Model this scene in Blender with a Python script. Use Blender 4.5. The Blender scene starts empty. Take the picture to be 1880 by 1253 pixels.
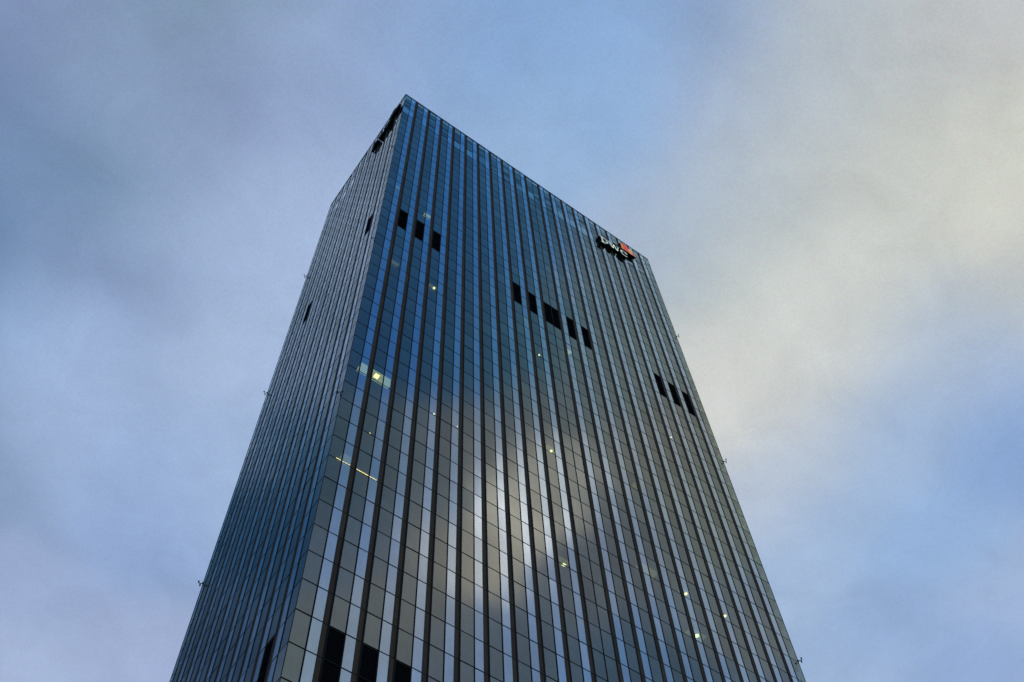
import bpy, bmesh, math, random
from mathutils import Vector, Matrix

random.seed(7)
C = bpy.context.scene.collection

# ------------------------------------------------------------------ dimensions
S = 3.8                        # storey height in metres
W, N, B = 0.3966*S, 0.2704*S, 0.1638*S      # wide pane, narrow pane, bronze strip
P = W + N + B
U = 20*P + 2*W                 # length of the front
q_ = 0.98
WL, NL, BL = W*q_, N*q_, B*q_
PL = WL + NL + BL
V = 9*PL + WL + NL             # length of the side
KC = -17.4413                  # storey coordinate of the camera eye
EYE = 1.6
def zk(k): return (k - KC)*S + EYE
TOP = 44.61
K0 = -17                       # first storey line above the lobby
CROWN = 41

# ------------------------------------------------------------------ camera
rv = Vector((0.4358, -0.1743, 0.6035))
CAMP = Vector((-5.7425*S, -14.735*S, EYE))
def rod(v):
    t = v.length; k = v/t
    return Matrix.Rotation(t, 3, k)
RM = None

# ------------------------------------------------------------------ helpers
def new_obj(name, me, parent=None, mat=None):
    o = bpy.data.objects.new(name, me)
    C.objects.link(o)
    if parent: o.parent = parent
    if mat:
        me.materials.append(mat)
    return o

def empty(name, label, cat, loc=(0, 0, 0), group=None):
    o = bpy.data.objects.new(name, None); C.objects.link(o)
    o.location = loc; o['label'] = label; o['category'] = cat
    o.empty_display_size = 1
    if group: o['group'] = group
    return o

class MB:
    """collects boxes, quads and tubes into one mesh"""
    def __init__(s): s.v = []; s.f = []; s.t = []
    def quad(s, a, b, c, d, tone=0.5):
        n = len(s.v); s.v += [a, b, c, d]; s.f.append((n, n+1, n+2, n+3)); s.t.append(tone)
    def box(s, x0, x1, y0, y1, z0, z1):
        n = len(s.v)
        s.v += [(x0,y0,z0),(x1,y0,z0),(x1,y1,z0),(x0,y1,z0),(x0,y0,z1),(x1,y0,z1),(x1,y1,z1),(x0,y1,z1)]
        for f in ((0,3,2,1),(4,5,6,7),(0,1,5,4),(1,2,6,5),(2,3,7,6),(3,0,4,7)):
            s.f.append(tuple(n+i for i in f)); s.t.append(.5)
    def tube(s, a, b, r, seg=8):
        a, b = Vector(a), Vector(b); d = (b-a).normalized()
        u = d.orthogonal().normalized(); w = d.cross(u); n = len(s.v)
        for p in (a, b):
            for i in range(seg):
                t = 2*math.pi*i/seg
                s.v.append(tuple(p + (u*math.cos(t)+w*math.sin(t))*r))
        for i in range(seg):
            j = (i+1) % seg
            s.f.append((n+i, n+j, n+seg+j, n+seg+i)); s.t.append(.5)
        s.f.append(tuple(n+i for i in reversed(range(seg)))); s.f.append(tuple(n+seg+i for i in range(seg))); s.t += [.5, .5]
    def sphere(s, c, r, seg=10, rings=7, sz=1.0):
        n = len(s.v); c = Vector(c)
        for i in range(rings+1):
            ph = math.pi*i/rings
            for j in range(seg):
                t = 2*math.pi*j/seg
                s.v.append((c.x+r*math.sin(ph)*math.cos(t), c.y+r*math.sin(ph)*math.sin(t), c.z+r*sz*math.cos(ph)))
        for i in range(rings):
            for j in range(seg):
                k = (j+1) % seg
                s.f.append((n+i*seg+j, n+(i+1)*seg+j, n+(i+1)*seg+k, n+i*seg+k)); s.t.append(.5)
    def prism(s, pts, place, d0, d1):
        """2D polygon pts -> solid between depths d0 (back) and d1 (front)"""
        n = len(s.v); m = len(pts)
        for d in (d0, d1):
            for (a, b) in pts: s.v.append(place(a, b, d))
        s.f.append(tuple(n+i for i in reversed(range(m)))); s.f.append(tuple(n+m+i for i in range(m)))
        for i in range(m):
            j = (i+1) % m
            s.f.append((n+i, n+j, n+m+j, n+m+i))
        s.t += [.5]*(m+2)
    def build(s, name, mat, parent=None, origin=None, smooth=False, mats=None, front=None):
        me = bpy.data.meshes.new(name)
        o_ = Vector(origin) if origin else Vector((0,0,0))
        me.from_pydata([tuple(Vector(v)-o_) for v in s.v], [], s.f)
        at = me.attributes.new('tone', 'FLOAT', 'FACE')
        at.data.foreach_set('value', s.t)
        me.update()
        o = new_obj(name, me, parent, mat)
        o.location = o_
        if smooth:
            for p in me.polygons: p.use_smooth = True
        return o

def lin(c):
    return tuple((x/255/12.92 if x/255 <= .04045 else ((x/255+.055)/1.055)**2.4) for x in c)

# ------------------------------------------------------------------ materials
def mat(name):
    m = bpy.data.materials.new(name); m.use_nodes = True
    nt = m.node_tree; nt.nodes.clear()
    return m, nt
def nd(nt, t, **k):
    n = nt.nodes.new(t)
    for a, b in k.items(): setattr(n, a, b)
    return n

def glass(name, refl, trans, fres, rough=0.004, spread=.25):
    """coated facade glass: tinted mirror layer over a see-through pane"""
    m, nt = mat(name); L = nt.links.new
    out = nd(nt, 'ShaderNodeOutputMaterial')
    geo = nd(nt, 'ShaderNodeNewGeometry')
    tc = nd(nt, 'ShaderNodeTexCoord')
    # slight roller-wave distortion of tempered panes
    noi = nd(nt, 'ShaderNodeTexNoise'); noi.inputs['Scale'].default_value = .55; noi.inputs['Detail'].default_value = 1
    L(geo.outputs['Position'], noi.inputs['Vector'])
    bump = nd(nt, 'ShaderNodeBump'); bump.inputs['Strength'].default_value = .02; bump.inputs['Distance'].default_value = .05
    L(noi.outputs['Fac'], bump.inputs['Height'])
    at = nd(nt, 'ShaderNodeAttribute', attribute_name='tone')
    # tone multiplies the coating
    mr = nd(nt, 'ShaderNodeMapRange'); mr.clamp = False; mr.inputs['To Min'].default_value = 1-spread; mr.inputs['To Max'].default_value = 1+spread
    L(at.outputs['Fac'], mr.inputs['Value'])
    # dirt: very soft streaks
    n2 = nd(nt, 'ShaderNodeTexNoise'); n2.inputs['Scale'].default_value = 1.3; n2.inputs['Detail'].default_value = 4
    mp = nd(nt, 'ShaderNodeMapping'); mp.inputs['Scale'].default_value = (1.5, 1.5, .35)
    L(geo.outputs['Position'], mp.inputs['Vector']); L(mp.outputs['Vector'], n2.inputs['Vector'])
    mr2 = nd(nt, 'ShaderNodeMapRange'); mr2.inputs['To Min'].default_value = .9; mr2.inputs['To Max'].default_value = 1.1
    L(n2.outputs['Fac'], mr2.inputs['Value'])
    mu = nd(nt, 'ShaderNodeMath', operation='MULTIPLY'); L(mr.outputs['Result'], mu.inputs[0]); L(mr2.outputs['Result'], mu.inputs[1])
    lw = nd(nt, 'ShaderNodeLayerWeight'); lw.inputs['Blend'].default_value = .5
    # facing^n -> grazing weight
    pw = nd(nt, 'ShaderNodeMath', operation='POWER'); L(lw.outputs['Facing'], pw.inputs[0]); pw.inputs[1].default_value = fres
    mix = nd(nt, 'ShaderNodeMix', data_type='RGBA')
    mix.inputs[6].default_value = (*refl, 1); mix.inputs[7].default_value = (.8, .81, .80, 1)
    L(pw.outputs[0], mix.inputs[0])
    sc = nd(nt, 'ShaderNodeVectorMath', operation='SCALE'); L(mix.outputs[2], sc.inputs[0]); L(mu.outputs[0], sc.inputs['Scale'])
    g = nd(nt, 'ShaderNodeBsdfGlossy'); g.inputs['Roughness'].default_value = rough
    L(sc.outputs[0], g.inputs['Color']); L(bump.outputs['Normal'], g.inputs['Normal'])
    t = nd(nt, 'ShaderNodeBsdfTransparent')
    inv = nd(nt, 'ShaderNodeMath', operation='SUBTRACT'); inv.inputs[0].default_value = 1; L(pw.outputs[0], inv.inputs[1])
    s2 = nd(nt, 'ShaderNodeVectorMath', operation='SCALE'); s2.inputs[0].default_value = trans; L(inv.outputs[0], s2.inputs['Scale'])
    L(s2.outputs[0], t.inputs['Color'])
    ad = nd(nt, 'ShaderNodeAddShader'); L(g.outputs[0], ad.inputs[0]); L(t.outputs[0], ad.inputs[1])
    L(ad.outputs[0], out.inputs['Surface'])
    return m

def solid(name, col, rough=.5, metal=0, var=.15, scale=2.0, emit=None, es=0, bump=0, joint=False, spec=.5):
    m, nt = mat(name); L = nt.links.new
    out = nd(nt, 'ShaderNodeOutputMaterial'); b = nd(nt, 'ShaderNodeBsdfPrincipled')
    b.inputs['Roughness'].default_value = rough; b.inputs['Metallic'].default_value = metal
    b.inputs['Specular IOR Level'].default_value = spec
    geo = nd(nt, 'ShaderNodeNewGeometry')
    noi = nd(nt, 'ShaderNodeTexNoise'); noi.inputs['Scale'].default_value = scale; noi.inputs['Detail'].default_value = 5
    L(geo.outputs['Position'], noi.inputs['Vector'])
    mr = nd(nt, 'ShaderNodeMapRange'); mr.inputs['To Min'].default_value = 1-var; mr.inputs['To Max'].default_value = 1+var
    L(noi.outputs['Fac'], mr.inputs['Value'])
    fac = mr.outputs['Result']
    if joint:   # dark panel joint once per storey
        sp = nd(nt, 'ShaderNodeSeparateXYZ'); L(geo.outputs['Position'], sp.inputs[0])
        a = nd(nt, 'ShaderNodeMath', operation='SUBTRACT'); L(sp.outputs['Z'], a.inputs[0]); a.inputs[1].default_value = zk(-30)
        d = nd(nt, 'ShaderNodeMath', operation='DIVIDE'); L(a.outputs[0], d.inputs[0]); d.inputs[1].default_value = S
        f = nd(nt, 'ShaderNodeMath', operation='PINGPONG'); L(d.outputs[0], f.inputs[0]); f.inputs[1].default_value = .5
        g = nd(nt, 'ShaderNodeMath', operation='GREATER_THAN'); L(f.outputs[0], g.inputs[0]); g.inputs[1].default_value = .018
        h = nd(nt, 'ShaderNodeMapRange'); h.inputs['To Min'].default_value = .25; L(g.outputs[0], h.inputs['Value'])
        mm = nd(nt, 'ShaderNodeMath', operation='MULTIPLY'); L(fac, mm.inputs[0]); L(h.outputs['Result'], mm.inputs[1]); fac = mm.outputs[0]
        # each storey's panel has its own tone
        fl = nd(nt, 'ShaderNodeMath', operation='FLOOR'); L(d.outputs[0], fl.inputs[0])
        sn = nd(nt, 'ShaderNodeVectorMath', operation='SNAP'); sn.inputs[1].default_value = (1.0, 1.0, 1000)
        L(geo.outputs['Position'], sn.inputs[0])
        wn = nd(nt, 'ShaderNodeTexWhiteNoise', noise_dimensions='4D'); L(sn.outputs[0], wn.inputs['Vector']); L(fl.outputs[0], wn.inputs['W'])
        h2 = nd(nt, 'ShaderNodeMapRange'); h2.inputs['To Min'].default_value = .8; h2.inputs['To Max'].default_value = 1.15
        L(wn.outputs['Value'], h2.inputs['Value'])
        m3 = nd(nt, 'ShaderNodeMath', operation='MULTIPLY'); L(fac, m3.inputs[0]); L(h2.outputs['Result'], m3.inputs[1]); fac = m3.outputs[0]
    sc = nd(nt, 'ShaderNodeVectorMath', operation='SCALE'); sc.inputs[0].default_value = col
    L(fac, sc.inputs['Scale']); L(sc.outputs[0], b.inputs['Base Color'])
    if bump:
        bp = nd(nt, 'ShaderNodeBump'); bp.inputs['Strength'].default_value = bump; bp.inputs['Distance'].default_value = .02
        L(noi.outputs['Fac'], bp.inputs['Height']); L(bp.outputs['Normal'], b.inputs['Normal'])
    if emit:
        b.inputs['Emission Color'].default_value = (*emit, 1); b.inputs['Emission Strength'].default_value = es
    L(b.outputs[0], out.inputs['Surface'])
    return m

M_WIDE = glass('vision_glass', (.40, .365, .29), (.30, .34, .28), 5.5, spread=.17)
M_NARROW = glass('bright_glass', (.84, .85, .84), (.26, .32, .25), 4.5, spread=.09)
M_BRONZE = solid('bronze_panel', (.150, .100, .048), .7, .0, .25, 1.2, joint=True, spec=.1)
M_BLACK = solid('black_gasket', (.004, .004, .005), .6, 0, .2, spec=.15)
M_FRAME = solid('dark_frame', (.010, .011, .013), .45, 0, .2, spec=.25)
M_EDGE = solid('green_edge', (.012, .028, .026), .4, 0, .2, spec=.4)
M_LOUVRE = solid('louvre_black', (.010, .010, .010), .8, 0, .2, spec=.1)
M_SLAB = solid('ceiling_grey', (.10, .10, .095), .8, 0, .2, emit=(.9, .85, .7), es=.008)  # faint warm emission stands in for dim office light on every ceiling
M_CORE = solid('core_wall', (.03, .03, .03), .8)
M_ROOF = solid('roof_gravel', (.2, .19, .18), .9, 0, .3, 3)
M_CAP = solid('parapet_metal', (.06, .075, .09), .35, .6, .1)
M_LAMP = solid('warm_lamp', (.8, .75, .5), .5, emit=(1, .80, .34), es=4)
M_LAMP2 = solid('cool_lamp', (.8, .8, .7), .5, emit=(.95, .95, .50), es=3.2)
M_STRIP = solid('strip_lamp', (.8, .75, .5), .5, emit=(1, .72, .30), es=4.2)
M_GLOW = solid('lit_ceiling', (.5, .55, .42), .8, 0, .25, 1.5, emit=(.62, .72, .42), es=.95)  # lamp light on the ceiling, put in as even emission
M_GLOW2 = solid('dim_lit_ceiling', (.4, .42, .3), .8, 0, .25, 1.5, emit=(.6, .62, .28), es=.28)  # weaker ceiling light, likewise put in as emission
M_WHITE = solid('letter_white', (.72, .76, .68), .4, 0, .05, emit=(.82, .95, .74), es=.32)
M_SIDE = solid('letter_side', (.004, .004, .004), .6, 0, .1, spec=.1)
M_OR = solid('sign_orange', (.75, .20, .03), .4, 0, .1, emit=(1, .28, .05), es=.42)
M_RED = solid('sign_red', (.7, .06, .03), .4, 0, .1, emit=(1, .10, .05), es=.42)
M_YEL = solid('sign_amber', (.8, .33, .03), .4, 0, .1, emit=(1, .40, .04), es=.45)
M_PINK = solid('sign_pink', (.6, .12, .16), .4, 0, .1, emit=(.8, .15, .2), es=.35)
M_DRED = solid('sign_dark_red', (.12, .015, .02), .5, 0, .1)
M_FIX = solid('fixture_black', (.006, .006, .008), .5, 0, .1)

# ------------------------------------------------------------------ tower
tower = empty('office_tower', 'tall blue glass office tower with dark bronze vertical strips', 'tower', (0, 0, 0))

# columns of the facades: (start, end, kind, number)
front = []
x = 0
for i in range(1, 11):
    front += [(x, x+W, 'W', i), (x+W, x+W+N, 'N', i), (x+W+N, x+P, 'B', i)]; x += P
front += [(x, x+W, 'W', 11), (x+W, x+2*W, 'W', 12)]; x += 2*W
for i in range(13, 23):
    front += [(x, x+B, 'b', i), (x+B, x+B+N, 'N', i), (x+B+N, x+P, 'W', i)]; x += P
side = []
y = 0
for i in range(1, 11):
    side += [(y, y+WL, 'W', i), (y+WL, y+WL+NL, 'N', i)]
    if i < 10: side.append((y+WL+NL, y+PL, 'B', i))
    y += PL

G = .055          # half joint
def F(a, z, d=0): return (a, -d, z)          # point on the front, d metres proud
def Lf(a, z, d=0): return (-d, a, z)         # point on the side face

LOUV_F = {2, 3, 4, 9, 10, 11, 12, 13, 14, 19, 20, 21}
LOUV_L = {2, 8}
def louvred(face, kind, num, k):
    if kind != 'W': return False
    s = LOUV_F if face == 'F' else LOUV_L
    return num in s and k in (25, 26, -1, 0)

# camera projection, only used to rank panes by how large they show
def cam_rows():
    t = rv.length; R3 = Matrix.Rotation(t, 3, rv/t)
    return R3
R3 = cam_rows()
def project(p):
    q = R3 @ (Vector(p) - CAMP)
    if q.z <= 0: return None
    return (940 + 2041.4*q.x/q.z, 626.5 + 2041.4*q.y/q.z)

panes = []
crown_rows = [CROWN + i/3 for i in range(0, 11)]
for face, cols, fn in (('F', front, F), ('L', side, Lf)):
    base_tone = {}
    for (a, b, kind, num) in cols:
        if kind in 'Bb': continue
        rows = [(k, k+1) for k in range(K0, CROWN)]
        rows += [(r, min(r+1/3, TOP)) for r in crown_rows if r < TOP-.1]
        cb = random.uniform(.35, .65)
        lightrow = random.random() < .45
        for (k0, k1) in rows:
            if louvred(face, kind, num, k0): continue
            tone = min(1, max(0, cb + random.gauss(0, .16)))
            if k0 >= CROWN:
                tone = random.uniform(.8, 4.2) if kind == 'N' else random.uniform(-.4, 3.0)
                if (k0 < CROWN+.7) and (lightrow or kind == 'N'): tone = 5.0 if kind == 'W' else 3.5
            z0, z1 = zk(k0)+.035, zk(k1)-.035
            # tiny individual tilt of every pane
            t1, t2, t3 = (random.gauss(0, .004) for _ in range(3))
            ds = [0+t1, 0+t2, t2+t3, t1+t3]
            pts = [fn(a+G*.6, z0, ds[0]), fn(b-G*.6, z0, ds[1]), fn(b-G*.6, z1, ds[2]), fn(a+G*.6, z1, ds[3])]
            if face == 'L': pts = [pts[1], pts[0], pts[3], pts[2]]
            pj = [project(p) for p in pts]
            area = 0
            if all(pj):
                cx = sum(p[0] for p in pj)/4; cy = sum(p[1] for p in pj)/4
                if 0 <= cx <= 1880 and 0 <= cy <= 1253:
                    area = abs(sum(pj[i][0]*pj[(i+1) % 4][1]-pj[(i+1) % 4][0]*pj[i][1] for i in range(4)))/2
            panes.append((area, kind, pts, tone, face))
panes.sort(key=lambda p: -p[0])
for area, kind, pts, tone, face in panes[:100]:
    mb = MB(); mb.quad(*pts, tone=tone)
    mb.build('window', M_WIDE if kind == 'W' else M_NARROW, tower, origin=pts[0])
mw = MB()
kinds = []
for area, kind, pts, tone, face in panes[100:]:
    mw.quad(*pts, tone=tone); kinds.append(0 if kind == 'W' else 1)
o = mw.build('window', M_WIDE, tower)
o.data.materials.append(M_NARROW)
o.data.polygons.foreach_set('material_index', kinds)
o['kind'] = 'stuff'

# vertical mullions, strips
for face, cols, fn, sgn in (('F', front, F, 1), ('L', side, Lf, -1)):
    z0, z1 = zk(K0), zk(TOP)
    prev = None
    def vbox(mb, a, b, d0, d1, za=z0, zb=z1):
        if face == 'F': mb.box(a, b, -d1, -d0, za, zb)
        else: mb.box(-d1, -d0, a, b, za, zb)
    for (a, b, kind, num) in cols:
        if prev and prev[2] in 'WN' and kind in 'WN':      # glass meets glass
            mb = MB(); hw = .062 if face == 'F' else .085; vbox(mb, a-hw, a+hw, -.06, .032)
            mb.build('mullion', M_BLACK, tower, origin=fn(a, zk(0)))
        if kind in 'Bb':
            # black joint lies on the side of the wide pane, green glass edge beside the narrow pane
            mb = MB(); 
            wj = .16 if face == 'F' else .27
            if kind == 'B': vbox(mb, a+.05, b-wj, -.10, -.015)
            else: vbox(mb, a+wj, b-.05, -.10, -.015)
            st = mb.build('pilaster_strip', M_BRONZE, tower, origin=fn(a, zk(0)))
            j = MB()
            if kind == 'B': vbox(j, b-wj, b+.035, -.12, .012)
            else: vbox(j, a-.035, a+wj, -.12, .012)
            j.v = [tuple(Vector(p) - Vector(fn(a, zk(0)))) for p in j.v]
            j.build('joint', M_BLACK, st)
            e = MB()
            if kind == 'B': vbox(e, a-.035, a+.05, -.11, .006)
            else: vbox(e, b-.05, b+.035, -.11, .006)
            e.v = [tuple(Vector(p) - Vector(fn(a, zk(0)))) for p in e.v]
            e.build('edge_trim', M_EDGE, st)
        prev = (a, b, kind, num)

# corner posts
mb = MB(); mb.box(-.03, .035, -.03, .035, zk(K0), zk(TOP)); mb.build('corner_post', M_FRAME, tower, origin=(0, 0, zk(0)))
mb = MB(); mb.box(U-.035, U+.03, -.03, .035, zk(K0), zk(TOP)); mb.build('corner_post', M_FRAME, tower, origin=(U, 0, zk(0)))
mb = MB(); mb.box(-.03, .035, V-.035, V+.03, zk(K0), zk(TOP)); mb.build('corner_post', M_FRAME, tower, origin=(0, V, zk(0)))

# transoms: one thin joint bar round the two glazed faces per storey (finer in the crown)
levels = [(k, .055) for k in range(K0, CROWN)] + [(CROWN, .12)] + [(r, .034) for r in crown_rows[1:] if r < TOP-.1]
for k, hh in levels:
    mb = MB(); z = zk(k)
    for cols, fc in ((front, 'F'), (side, 'L')):
        run = None
        for (a, b, kind, num) in cols:
            if kind in 'Bb': continue
            a0, b0 = a+.034, b-.034
            dd = .016
            if fc == 'F': mb.box(a0, b0, -dd, .03, z-hh, z+hh)
            else: mb.box(-dd, .03, a0, b0, z-hh*.62, z+hh*.62)
    mb.build('transom', M_BLACK, tower, origin=(0, 0, z))

# louvre vents in place of panes, two storeys tall
for face, cols, fn in (('F', front, F), ('L', side, Lf)):
    for (a, b, kind, num) in cols:
        for kb in (25, -1):
            if not louvred(face, kind, num, kb): continue
            mb = MB()
            z0, z1 = zk(kb)+.04, zk(kb+2)-.04
            a0, b0 = a+.05, b-.05
            def bx(u0, u1, d0, d1, za, zb):   # depth inward
                if face == 'F': mb.box(u0, u1, d0, d1, za, zb)
                else: mb.box(d0, d1, u0, u1, za, zb)
            bx(a0, b0, .11, .125, z0, z1)
            n = 26
            for i in range(n):
                zz = z0 + (z1-z0)*(i+.5)/n
                bx(a0, b0, .04, .108, zz-.025, zz+.025)
            zm = zk(kb+1); bx(a0, b0, .01, .109, zm-.06, zm+.06)
            vv = mb.build('louvre_vent', M_LOUVRE, tower, origin=fn(a, z0))

# interior: floor slabs with their ceilings, and the core
for k in range(K0, CROWN+1):
    mb = MB(); z = zk(k)
    mb.box(.13, U-.1, .13, 3.6, z-.32*S, z-.05)
    mb.box(.13, 3.6, 3.6, V-.1, z-.32*S, z-.05)
    mb.build('floor_slab', M_SLAB, tower, origin=(0, 0, z))
mb = MB(); mb.box(3.6, U-3.6, 3.61, V-3.6, .1, zk(TOP)-2); mb.build('core', M_CORE, tower, origin=(U/2, V/2, 0))

# the faces turned away, roof and lobby
mb = MB()
mb.box(U-.012, U-.002, .04, V-.04, zk(K0), zk(TOP)-.02)
mb.box(.04, U-.04, V-.012, V-.002, zk(K0), zk(TOP)-.02)
mb.build('rear_wall', M_NARROW, tower, origin=(U, V, zk(0)))
mb = MB()
mb.box(.3, U-.3, .3, V-.3, zk(CROWN)+.3, zk(CROWN)+.5)
mb.box(.5, U-.5, .5, .7, zk(CROWN)-.2, zk(TOP)-.4); mb.box(.5, .7, .7, V-.5, zk(CROWN)-.2, zk(TOP)-.4)
mb.build('roof', M_ROOF, tower, origin=(U/2, V/2, zk(TOP)))
mb = MB()
mb.box(-.06, U+.06, -.06, .22, zk(TOP), zk(TOP)+.16); mb.box(-.06, U+.06, V-.22, V+.06, zk(TOP), zk(TOP)+.16)
mb.box(-.06, .22, .22, V-.22, zk(TOP), zk(TOP)+.16); mb.box(U-.22, U+.06, .22, V-.22, zk(TOP), zk(TOP)+.16)
mb.build('parapet_cap', M_CAP, tower, origin=(U/2, 0, zk(TOP)))
mb = MB()
mb.box(.4, U-.4, .4, V-.4, 0.05, zk(K0)-.3); mb.build('lobby', M_WIDE, tower, origin=(U/2, V/2, 0))
mb = MB(); mb.box(-.03, U+.03, -.03, V+.03, zk(K0)-.3, zk(K0)-.001)
for i in range(11):
    xx = .6 + (U-1.2)*i/10
    for yy in (.45, V-.45): mb.box(xx-.35, xx+.35, yy-.35, yy+.35, .05, zk(K0)-.3)
mb.build('base_frame', M_FRAME, tower, origin=(U/2, V/2, 0))

# rooms with their lights on
def CZ(n): return zk(n+1) - .32*S
def lamp(u, v, n, kind='round', r=.13, m=M_LAMP, l=None):
    mb = MB(); z = CZ(n); x_, y_ = u*S, v*S
    if kind == 'round':
        seg = 14; pts = [(x_+r*math.cos(2*math.pi*i/seg), y_+r*math.sin(2*math.pi*i/seg)) for i in range(seg)]
        mb.prism(pts, lambda a, b, d: (a, b, z-d), .0, .05)
    elif kind == 'panel':
        mb.box(x_-r, x_+r, y_-r*1.0, y_+r*1.0, z-.05, z-.003)
    else:
        mb.box(x_, l*S, y_-.035, y_+.035, z-.06, z-.003)
    mb.build('ceiling_lamp', m, tower, origin=(x_, y_, z))
lamp(2.851, .178, 21, r=.20, m=M_LAMP2)
lamp(1.072, .190, 12, 'panel', r=.30, m=M_LAMP)
lamp(7.873, .207, 21, r=.15, m=M_LAMP2)
lamp(7.939, .253, 14, 'panel', r=.17, m=M_LAMP2)
lamp(8.012, .384, 8, 'panel', r=.20, m=M_LAMP2)
lamp(12.997, .257, 10, r=.22, m=M_LAMP)
lamp(12.97, .245, 8, r=.30, m=M_LAMP2)
lamp(14.644, .243, 10, r=.20, m=M_LAMP)
lamp(14.614, .181, 21, r=.12, m=M_LAMP2)
lamp(.384, .385, 7, 'strip', m=M_STRIP, l=1.64)
lamp(1.226, .365, 9, r=.08, m=M_LAMP2)
lamp(3.26, .302, 12, r=.10, m=M_LAMP2)
lamp(4.118, .263, 12, r=.07, m=M_LAMP2)
def glow(u0, u1, n, m, v0=.03, v1=.6):  # glowing sheet added under the ceiling in place of light cast by lamps
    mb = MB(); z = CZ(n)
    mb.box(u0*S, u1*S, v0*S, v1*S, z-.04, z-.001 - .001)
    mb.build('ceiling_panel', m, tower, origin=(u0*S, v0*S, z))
w_, n_, p_ = W/S, N/S, P/S
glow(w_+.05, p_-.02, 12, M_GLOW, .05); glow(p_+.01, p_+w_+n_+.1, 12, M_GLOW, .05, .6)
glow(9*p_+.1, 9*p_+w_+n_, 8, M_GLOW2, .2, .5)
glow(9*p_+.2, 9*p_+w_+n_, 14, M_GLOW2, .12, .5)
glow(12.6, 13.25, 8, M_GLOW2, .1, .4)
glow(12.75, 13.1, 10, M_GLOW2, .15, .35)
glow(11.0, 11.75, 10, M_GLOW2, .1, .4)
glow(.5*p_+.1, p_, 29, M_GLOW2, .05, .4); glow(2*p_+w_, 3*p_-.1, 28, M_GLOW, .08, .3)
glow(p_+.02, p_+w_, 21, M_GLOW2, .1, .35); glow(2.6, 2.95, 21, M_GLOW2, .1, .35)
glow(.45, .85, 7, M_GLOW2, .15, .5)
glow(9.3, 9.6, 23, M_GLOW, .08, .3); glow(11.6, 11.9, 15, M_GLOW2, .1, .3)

# ------------------------------------------------------------------ lettered signs
def arc(cx, cy, rx, ry, t0, t1, n):
    return [(cx+rx*math.cos(t0+(t1-t0)*i/n), cy+ry*math.sin(t0+(t1-t0)*i/n)) for i in range(n+1)]
def ring(cx, cy, ro, ri, ryo, ryi, t0, t1, n=18):
    o_ = arc(cx, cy, ro, ryo, t0, t1, n); i_ = arc(cx, cy, ri, ryi, t0, t1, n)
    return [[o_[k], o_[k+1], i_[k+1], i_[k]] for k in range(n)]
def make_sign(name, label, place, origin, group, lit=True):
    """place(a, b, d): a to the right, b up, d outward; letters about 1 unit tall"""
    root = empty(name, label, 'sign', origin, group)
    org = Vector(origin)
    D0, D1 = (.10, .80) if lit else (.10, .62)
    def part(nm, polys, face_mat, d0=D0, d1=D1, letter=False):
        if letter: polys = [[(.95+.87*a, b*.94) for a, b in p] for p in polys]
        if not lit: face_mat = M_SIDE  # unlit sign: shade put into the colour, faces go black like the sides
        mb = MB()
        for p in polys: mb.prism(p, lambda a, b, d: tuple(Vector(place(a, b, d))-org), d0, d1)
        ob = mb.build(nm, M_SIDE, root)
        ob.data.materials.append(face_mat)
        # only the outward face carries the light colour
        idx = []
        for p in polys:
            idx += [0, 1] + [0]*len(p)
        ob.data.polygons.foreach_set('material_index', idx)
        return ob
    # p
    P_ = [[(0, 2.95), (.9, 3.05), (.9, -.55), (.32, -.55), (.32, 2.45), (0, 2.45)],
          [(0, -1.15), (1.35, -1.15), (1.35, -.7), (0, -.7)], [(.33, -.7), (.91, -.7), (.91, -.54), (.33, -.54)]]
    P_ += ring(1.35, 1.35, 1.25, .62, 1.55, 1.0, -2.2, 2.2)
    part('letter_p', P_, M_WHITE, letter=True)
    # w
    def stroke(x0, y0, x1, y1, t): return [(x0, y0), (x0+t, y0), (x1+t, y1), (x1, y1)]
    W_ = [stroke(2.75, 2.75, 3.45, .0, .72), stroke(4.35, 2.75, 3.75, .0, .40),
          stroke(4.1, 2.75, 4.85, .0, .72), stroke(5.75, 2.75, 5.15, .0, .40),
          [(2.5, 2.76), (3.7, 2.76), (3.7, 3.1), (2.5, 3.1)], [(5.3, 2.76), (6.3, 2.76), (6.3, 3.1), (5.3, 3.1)]]
    part('letter_w', W_, M_WHITE, letter=True)
    # c
    C_ = ring(7.75, 1.5, 1.3, .62, 1.6, 1.15, .75, 5.55, 22)
    C_ += [arc(8.55, 2.35, .42, .42, 0, 2*math.pi*.95, 12)]
    part('letter_c', C_, M_WHITE, letter=True)
    # stepped emblem of coloured blocks above the last letters
    em = part('emblem', [[(5.2, 3.85), (7.55, 3.85), (7.55, 4.5), (5.2, 4.5)]], M_DRED, D0, D1-.08)
    def blk(nm, x0, x1, y0, y1, mt, d1):
        if not lit: mt = M_SIDE  # coloured blocks blackened too, shade of the unlit sign
        mb = MB(); mb.prism([(x0, y0), (x1, y0), (x1, y1), (x0, y1)], lambda a, b, d: tuple(Vector(place(a, b, d))-org), D0, d1)
        ob = mb.build(nm, M_SIDE, em); ob.data.materials.append(mt)
        ob.data.polygons.foreach_set('material_index', [0, 1, 0, 0, 0, 0])
    blk('emblem_block', 7.56, 8.35, 4.5, 8.1, M_OR, D1-.05)
    blk('emblem_block', 8.36, 9.6, 4.3, 8.4, M_RED, D1)
    blk('emblem_block', 9.61, 10.6, 4.4, 7.3, M_YEL, D1-.03)
    blk('emblem_block', 10.61, 11.6, 4.6, 6.2, M_PINK, D1-.06)
    # mounting rails behind the letters
    mb = MB()
    for b in (.5, 2.2):
        mb.prism([(.2, b), (8.9, b), (8.9, b+.12), (.2, b+.12)], lambda a, c, d: tuple(Vector(place(a, c, d))-org), .03, .095)
    mb.build('mounting_rail', M_FRAME, root)
    return root

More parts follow.
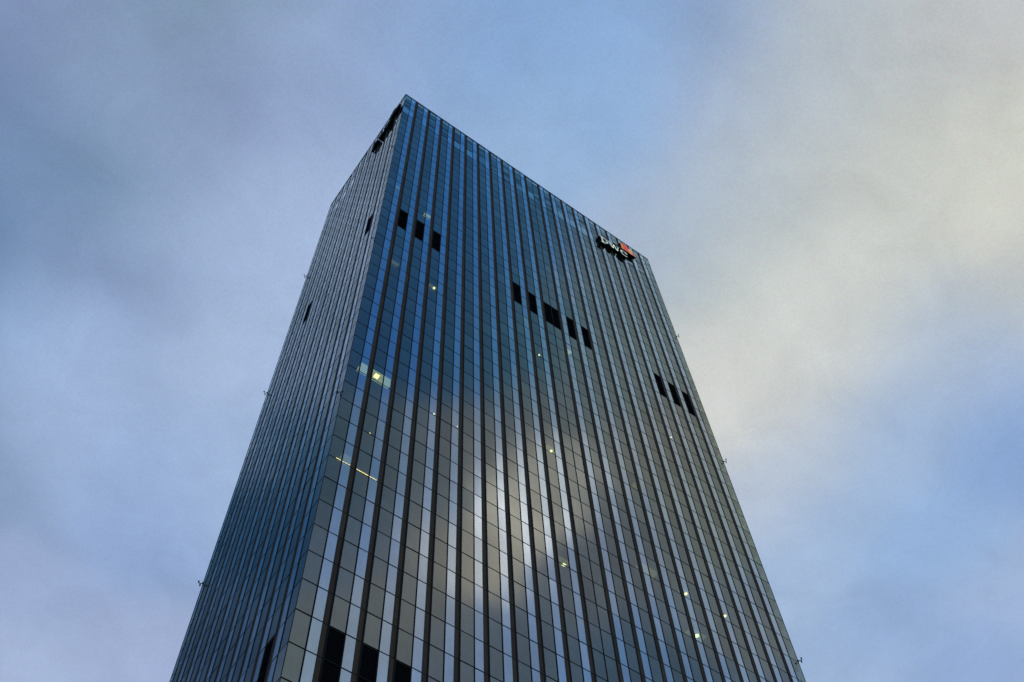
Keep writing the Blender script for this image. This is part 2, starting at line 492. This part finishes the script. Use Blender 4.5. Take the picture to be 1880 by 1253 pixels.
SX = 12.98*S; SZ = zk(41.30)
make_sign('facade_sign', 'white lettered sign with orange and red blocks on the wide face',
          lambda a, b, d: (SX + a*.985, -d, SZ + b*1.0), (SX, 0, SZ), 'lettered signs below the roof edge')
SY = 3.05*S
make_sign('facade_sign', 'dark jagged sign seen edge-on on the narrow left face',
          lambda a, b, d: (-d, SY - a*.93, SZ + b*1.0), (0, SY, SZ), 'lettered signs below the roof edge', lit=False)

# ------------------------------------------------------------------ bracket lights on the corners
def bracket_light(x_, y_, z_, sx, sy, label):
    r = empty('bracket_light', label, 'light', (x_, y_, z_), 'small twin headed lights on the tower corners')
    mb = MB(); mb.box(min(0, sx*.0)-.09, .09, -.07, .07, -.10, .10)
    mb.tube((0, 0, 0), (sx*.30, sy*.30, .05), .045)
    mb.tube((sx*.30, sy*.30, .05), (sx*.42, sy*.12, .10), .028); mb.tube((sx*.30, sy*.30, .05), (sx*.12, sy*.42, .10), .028)
    mb.build('bracket', M_FIX, r)
    for px, py in ((sx*.47, sy*.11), (sx*.11, sy*.47)):
        h = MB(); h.sphere((px, py, .12), .11, sz=1.15); h.tube((px, py, .0), (px, py, -.10), .07); h.build('lamp_head', M_FIX, r, smooth=False)
lv = {34: 'uppermost', 22: 'middle', 10: 'lowest visible'}
for k in (34, 22, 10):
    z = zk(k) + .25
    bracket_light(-.03, -.03, z, -1, -1, 'black twin headed light on the corner between both faces, %s of three' % lv[k])
    bracket_light(U+.03, -.03, z, 1, -1, 'black twin headed light on the right edge of the tower, %s of three' % lv[k])
    bracket_light(-.03, V+.03, z, -1, 1, 'black twin headed light on the far left edge, %s of three' % lv[k])

# ------------------------------------------------------------------ ground
M_GROUND = solid('asphalt', (.05, .05, .052), .9, 0, .3, .6, bump=.3)
M_PAVE = solid('paving', (.22, .21, .20), .85, 0, .2, 1.2, bump=.3)
mb = MB(); mb.quad((-6000, -6000, 0), (6000, -6000, 0), (6000, 6000, 0), (-6000, 6000, 0))
g = mb.build('ground', M_GROUND); g['kind'] = 'structure'
mb = MB(); mb.box(-30, U+22, -32, V+20, .004, .13)
g = mb.build('pavement', M_PAVE); g['kind'] = 'structure'

# ------------------------------------------------------------------ sky
# colours of the cloud deck at places given as (x/z, y/z) of the direction; the
# clouds are a layer overhead, so this is a map of the sky from straight below.
SKY = [
    (-0.221, 0.37, 0.062, (129, 147, 185)),
    (-0.153, 0.333, 0.062, (123, 139, 177)),
    (-0.18, 0.427, 0.062, (118, 133, 173)),
    (-0.082, 0.326, 0.062, (123, 139, 177)),
    (-0.113, 0.339, 0.062, (153, 172, 207)),
    (-0.042, 0.33, 0.062, (127, 143, 181)),
    (0.003, 0.302, 0.062, (127, 143, 181)),
    (-0.127, 0.384, 0.062, (149, 169, 205)),
    (-0.044, 0.387, 0.062, (151, 171, 206)),
    (-0.036, 0.273, 0.062, (153, 173, 209)),
    (-0.002, 0.255, 0.062, (157, 179, 215)),
    (0.037, 0.192, 0.062, (132, 153, 191)),
    (0.062, 0.239, 0.062, (152, 175, 211)),
    (0.054, 0.408, 0.062, (165, 185, 217)),
    (-0.022, 0.481, 0.062, (154, 175, 208)),
    (-0.097, 0.534, 0.062, (135, 154, 191)),
    (-0.021, 0.549, 0.062, (133, 153, 189)),
    (-0.161, 0.513, 0.062, (142, 163, 204)),
    (-0.102, 0.649, 0.062, (154, 179, 217)),
    (-0.028, 0.641, 0.062, (157, 179, 214)),
    (-0.004, 0.74, 0.062, (158, 180, 215)),
    (-0.042, 0.789, 0.062, (131, 153, 187)),
    (0.088, 0.75, 0.062, (148, 172, 211)),
    (0.169, 0.686, 0.062, (157, 180, 214)),
    (0.127, 0.826, 0.062, (142, 166, 206)),
    (0.065, 0.94, 0.062, (153, 171, 207)),
    (0.198, 0.965, 0.062, (160, 176, 211)),
    (0.097, 1.053, 0.062, (163, 180, 212)),
    (0.074, 0.548, 0.062, (165, 185, 217)),
    (0.057, 0.354, 0.062, (163, 183, 216)),
    (0.097, 0.196, 0.062, (137, 169, 210)),
    (0.143, 0.135, 0.062, (133, 166, 210)),
    (0.216, 0.21, 0.062, (147, 176, 211)),
    (0.226, 0.076, 0.062, (135, 167, 209)),
    (0.281, 0.014, 0.062, (137, 161, 196)),
    (0.271, 0.134, 0.062, (141, 175, 216)),
    (0.327, 0.076, 0.062, (158, 175, 202)),
    (0.361, -0.019, 0.062, (173, 185, 197)),
    (0.409, -0.053, 0.062, (187, 193, 195)),
    (0.481, -0.105, 0.062, (190, 193, 194)),
    (0.584, -0.042, 0.062, (201, 203, 194)),
    (0.513, -0.005, 0.062, (195, 198, 192)),
    (0.5, 0.063, 0.062, (191, 195, 191)),
    (0.404, 0.065, 0.062, (187, 195, 198)),
    (0.386, 0.13, 0.062, (179, 189, 196)),
    (0.408, 0.195, 0.062, (174, 187, 196)),
    (0.347, 0.196, 0.062, (160, 178, 204)),
    (0.475, 0.183, 0.062, (197, 202, 198)),
    (0.564, 0.121, 0.062, (200, 204, 198)),
    (0.632, 0.024, 0.062, (204, 205, 196)),
    (0.558, 0.235, 0.062, (204, 206, 202)),
    (0.549, 0.311, 0.062, (204, 206, 203)),
    (0.618, 0.201, 0.062, (195, 200, 201)),
    (0.665, 0.131, 0.062, (177, 191, 207)),
    (0.744, 0.13, 0.062, (160, 179, 208)),
    (0.817, 0.175, 0.062, (130, 162, 208)),
    (0.701, 0.222, 0.062, (155, 180, 212)),
    (0.647, 0.291, 0.062, (183, 194, 207)),
    (0.655, 0.387, 0.062, (177, 190, 209)),
    (0.744, 0.335, 0.062, (151, 177, 211)),
    (0.847, 0.327, 0.062, (139, 172, 214)),
    (0.75, 0.448, 0.062, (155, 180, 212)),
    (0.883, 0.444, 0.062, (135, 164, 205)),
    (0.976, 0.323, 0.062, (149, 173, 210)),
    (1.029, 0.426, 0.062, (129, 160, 205)),
    (0.881, 0.536, 0.062, (147, 174, 210)),
    (0.698, 0.056, 0.05, (191, 197, 196)),
    (0.543, 0.178, 0.06, (201, 205, 202)),
    (0.116, -0.268, 0.06, (45, 99, 157)),
    (0.18, -0.32, 0.06, (39, 94, 154)),
    (0.265, -0.26, 0.06, (55, 108, 158)),
    (0.354, -0.246, 0.05, (124, 148, 168)),
    (0.2, -0.446, 0.06, (36, 85, 144)),
    (0.274, -0.41, 0.06, (44, 94, 147)),
    (0.348, -0.373, 0.06, (69, 117, 149)),
    (0.42, -0.331, 0.06, (130, 152, 166)),
    (0.528, -0.374, 0.06, (135, 145, 149)),
    (0.258, -0.6, 0.06, (71, 104, 139)),
    (0.315, -0.561, 0.05, (95, 117, 142)),
    (0.355, -0.517, 0.05, (115, 127, 144)),
    (0.44, -0.552, 0.045, (240, 246, 250)),
    (0.45, -0.634, 0.038, (200, 205, 208)),
    (0.441, -0.499, 0.05, (172, 182, 190)),
    (0.294, -0.703, 0.06, (100, 125, 162)),
    (0.379, -0.794, 0.06, (120, 137, 157)),
    (0.423, -0.736, 0.06, (132, 142, 155)),
    (0.512, -0.734, 0.05, (114, 134, 164)),
    (0.579, -0.729, 0.05, (94, 118, 149)),
    (0.574, -0.586, 0.05, (112, 127, 150)),
    (0.707, -0.643, 0.06, (75, 107, 144)),
    (0.756, -0.53, 0.06, (129, 145, 161)),
    (0.619, -0.438, 0.06, (135, 149, 152)),
    (0.363, -0.864, 0.06, (120, 140, 157)),
    (0.583, -0.507, 0.05, (117, 132, 153)),
    (0.403, -0.428, 0.05, (120, 134, 149)),
    (0.407, -0.636, 0.04, (150, 158, 168)),
    (0.438, -0.485, 0.035, (185, 194, 200)),
    (0.353, -0.577, 0.045, (128, 146, 170)),
    (-0.104, 0.264, 0.08, (116, 146, 156)),
    (-0.117, 0.364, 0.08, (104, 136, 152)),
    (-0.138, 0.489, 0.08, (76, 118, 146)),
    (-0.194, 0.603, 0.08, (48, 94, 134)),
    (-0.221, 0.753, 0.08, (28, 74, 114)),
    (-0.28, 0.92, 0.08, (22, 62, 100)),
    (-0.275, 0.717, 0.08, (24, 72, 116)),
    (2.5, 0.5, 0.8, (170, 175, 185)),
    (-1.5, 1.2, 0.8, (110, 135, 180)),
    (0, 2.5, 0.9, (150, 165, 190)),
    (0, -2.2, 0.9, (120, 145, 185)),
    (1.2, -1.2, 0.5, (110, 145, 195)),
    (-1.2, -0.8, 0.6, (90, 125, 180)),
    (2.2, -1.5, 0.8, (140, 160, 190)),
    (4, 3, 1.5, (150, 160, 180)),
    (-4, 0, 1.8, (120, 140, 175))]
world = bpy.data.worlds.new('World'); bpy.context.scene.world = world
world.use_nodes = True
nt = world.node_tree; nt.nodes.clear(); L = nt.links.new
out = nd(nt, 'ShaderNodeOutputWorld'); bg = nd(nt, 'ShaderNodeBackground'); L(bg.outputs[0], out.inputs[0])
SUN_DIR = Vector((1.25, .55, 1.0)).normalized()
elev = math.asin(SUN_DIR.z); rot = math.atan2(SUN_DIR.x, SUN_DIR.y)
sky = nd(nt, 'ShaderNodeTexSky', sky_type='NISHITA'); sky.sun_disc = False
sky.sun_elevation = elev; sky.sun_rotation = rot
tc = nd(nt, 'ShaderNodeTexCoord')
sep = nd(nt, 'ShaderNodeSeparateXYZ'); L(tc.outputs['Generated'], sep.inputs[0])
def M(op, a=None, b=None, c=None, clamp=False):
    n = nd(nt, 'ShaderNodeMath', operation=op); n.use_clamp = clamp
    for i, v in enumerate((a, b, c)):
        if v is None: continue
        if isinstance(v, (int, float)): n.inputs[i].default_value = v
        else: L(v, n.inputs[i])
    return n.outputs[0]
def VM(op, a=None, b=None, sc=None):
    n = nd(nt, 'ShaderNodeVectorMath', operation=op)
    for i, v in enumerate((a, b)):
        if v is None: continue
        if isinstance(v, tuple): n.inputs[i].default_value = v
        else: L(v, n.inputs[i])
    if sc is not None:
        if isinstance(sc, (int, float)): n.inputs['Scale'].default_value = sc
        else: L(sc, n.inputs['Scale'])
    return n
zc = M('MAXIMUM', sep.outputs['Z'], .12)
comb = nd(nt, 'ShaderNodeCombineXYZ')
L(M('DIVIDE', sep.outputs['X'], zc), comb.inputs[0]); L(M('DIVIDE', sep.outputs['Y'], zc), comb.inputs[1])
qv = comb.outputs[0]
def noise(vec, scale, detail, rough=.55, dist=0.0, off=(0, 0, 0)):
    mp = nd(nt, 'ShaderNodeMapping'); mp.inputs['Location'].default_value = off; L(vec, mp.inputs['Vector'])
    n = nd(nt, 'ShaderNodeTexNoise'); n.inputs['Scale'].default_value = scale; n.inputs['Detail'].default_value = detail
    n.inputs['Roughness'].default_value = rough; n.inputs['Distortion'].default_value = dist
    L(mp.outputs[0], n.inputs['Vector']); return n
wn = noise(qv, 5.0, 2, .6)
wv = VM('SUBTRACT', wn.outputs['Color'], (.5, .5, .5)).outputs[0]
wv = VM('SCALE', wv, sc=.075).outputs[0]
qw = VM('ADD', qv, wv).outputs[0]
# Gaussian-weighted blend of the listed colours, three places per vector operation:
# exponent = -|q-p|^2/s^2 expanded as R*(-1/s^2) + X*(2px/s^2) + Y*(2py/s^2) - |p|^2/s^2
sq = nd(nt, 'ShaderNodeSeparateXYZ'); L(qw, sq.inputs[0])
def splat(val):
    n = nd(nt, 'ShaderNodeCombineXYZ')
    for i in range(3): L(val, n.inputs[i])
    return n.outputs[0]
def MA(a, b, c):
    n = nd(nt, 'ShaderNodeVectorMath', operation='MULTIPLY_ADD')
    for i, v in enumerate((a, b, c)):
        if isinstance(v, tuple): n.inputs[i].default_value = v
        else: L(v, n.inputs[i])
    return n.outputs[0]
XX = splat(sq.outputs['X']); YY = splat(sq.outputs['Y'])
RR = splat(M('ADD', M('MULTIPLY', sq.outputs['X'], sq.outputs['X']), M('MULTIPLY', sq.outputs['Y'], sq.outputs['Y'])))
while len(SKY) % 3: SKY.append((60., 60., .5, (120, 145, 190)))
e4 = 3e-5
c0 = lin((120, 145, 190))
aR = aG = aB = aW = None
for gi in range(0, len(SKY), 3):
    g3 = SKY[gi:gi+3]
    k_ = [1/(p[2]*p[2]) for p in g3]
    con = tuple(-(p[0]**2+p[1]**2)*k for p, k in zip(g3, k_))
    if aW is not None and gi % 6 == 0: con = MA(aW, (1e-8,)*3, con)   # keeps the node stack short
    ex = MA(XX, tuple(2*p[0]*k for p, k in zip(g3, k_)), con)
    ex = MA(YY, tuple(2*p[1]*k for p, k in zip(g3, k_)), ex)
    ex = MA(RR, tuple(-k for k in k_), ex)
    pn = nd(nt, 'ShaderNodeVectorMath', operation='POWER')
    pn.inputs[0].default_value = (math.e,)*3; L(ex, pn.inputs[1]); w3 = pn.outputs[0]
    cs = [lin(p[3]) for p in g3]
    aR = MA(w3, tuple(c[0] for c in cs), aR if aR is not None else (e4*c0[0],)*3)
    aG = MA(w3, tuple(c[1] for c in cs), aG if aG is not None else (e4*c0[1],)*3)
    aB = MA(w3, tuple(c[2] for c in cs), aB if aB is not None else (e4*c0[2],)*3)
    aW = VM('ADD', w3, aW if aW is not None else (e4,)*3).outputs[0]
one = (1., 1., 1.)
cmb = nd(nt, 'ShaderNodeCombineXYZ')
for i, a in enumerate((aR, aG, aB)): L(VM('DOT_PRODUCT', a, one).outputs['Value'], cmb.inputs[i])
base = VM('DIVIDE', cmb.outputs[0], splat(VM('DOT_PRODUCT', aW, one).outputs['Value'])).outputs[0]
# billowing detail: broad soft puffs plus finer wisps
n1 = noise(qv, 7.0, 4, .58, .35, (3.1, 1.7, 0)).outputs['Fac']
n2 = noise(qv, 13.0, 5, .62, .9, (7.7, 2.2, 0)).outputs['Fac']
n3 = noise(qv, 520.0, 0, .7, 0, (0, 0, 0)).outputs['Color']
v = M('ADD', M('MULTIPLY', M('SUBTRACT', n1, .5), .25), M('MULTIPLY', M('SUBTRACT', n2, .5), .24))
v = M('ADD', v, 1.045)
gr = VM('SCALE', VM('SUBTRACT', n3, (.5, .5, .5)).outputs[0], sc=0.19).outputs[0]
vv3 = VM('ADD', splat(v), gr).outputs[0]
col = VM('MULTIPLY', base, vv3).outputs[0]
# denser parts of the cloud lose a little blue
colw = VM('MULTIPLY', col, (1.0, 1.0, 1.0)).outputs[0]
nis = VM('SCALE', sky.outputs[0], sc=.10).outputs[0]
mixn = nd(nt, 'ShaderNodeMix', data_type='RGBA'); mixn.inputs[0].default_value = .04
L(colw, mixn.inputs[6]); L(nis, mixn.inputs[7])
ten = VM('SCALE', mixn.outputs[2], sc=10.0).outputs[0]
L(ten, bg.inputs['Color']); bg.inputs['Strength'].default_value = .10
world.cycles.sampling_method = 'MANUAL'; world.cycles.sample_map_resolution = 256

sl = bpy.data.lights.new('sun', 'SUN'); sl.energy = .7; sl.angle = math.radians(12); sl.color = (1, .93, .84)
so = bpy.data.objects.new('sun', sl); C.objects.link(so)
so.rotation_euler = (-SUN_DIR).to_track_quat('-Z', 'Y').to_euler(); so.location = (200, 200, 300)

# ------------------------------------------------------------------ camera
cam = bpy.data.cameras.new('camera'); co = bpy.data.objects.new('camera', cam); C.objects.link(co)
right, down, fwd = R3[0], R3[1], R3[2]
mtx = Matrix.Identity(4)
for i in range(3):
    mtx[i][0] = right[i]; mtx[i][1] = -down[i]; mtx[i][2] = -fwd[i]; mtx[i][3] = CAMP[i]
co.matrix_world = mtx
cam.sensor_width = 36; cam.lens = 2041.4/1880*36; cam.clip_start = .1; cam.clip_end = 20000
sc_ = bpy.context.scene; sc_.camera = co
sc_.view_settings.view_transform = 'Standard'; sc_.view_settings.look = 'None'; sc_.view_settings.exposure = 0
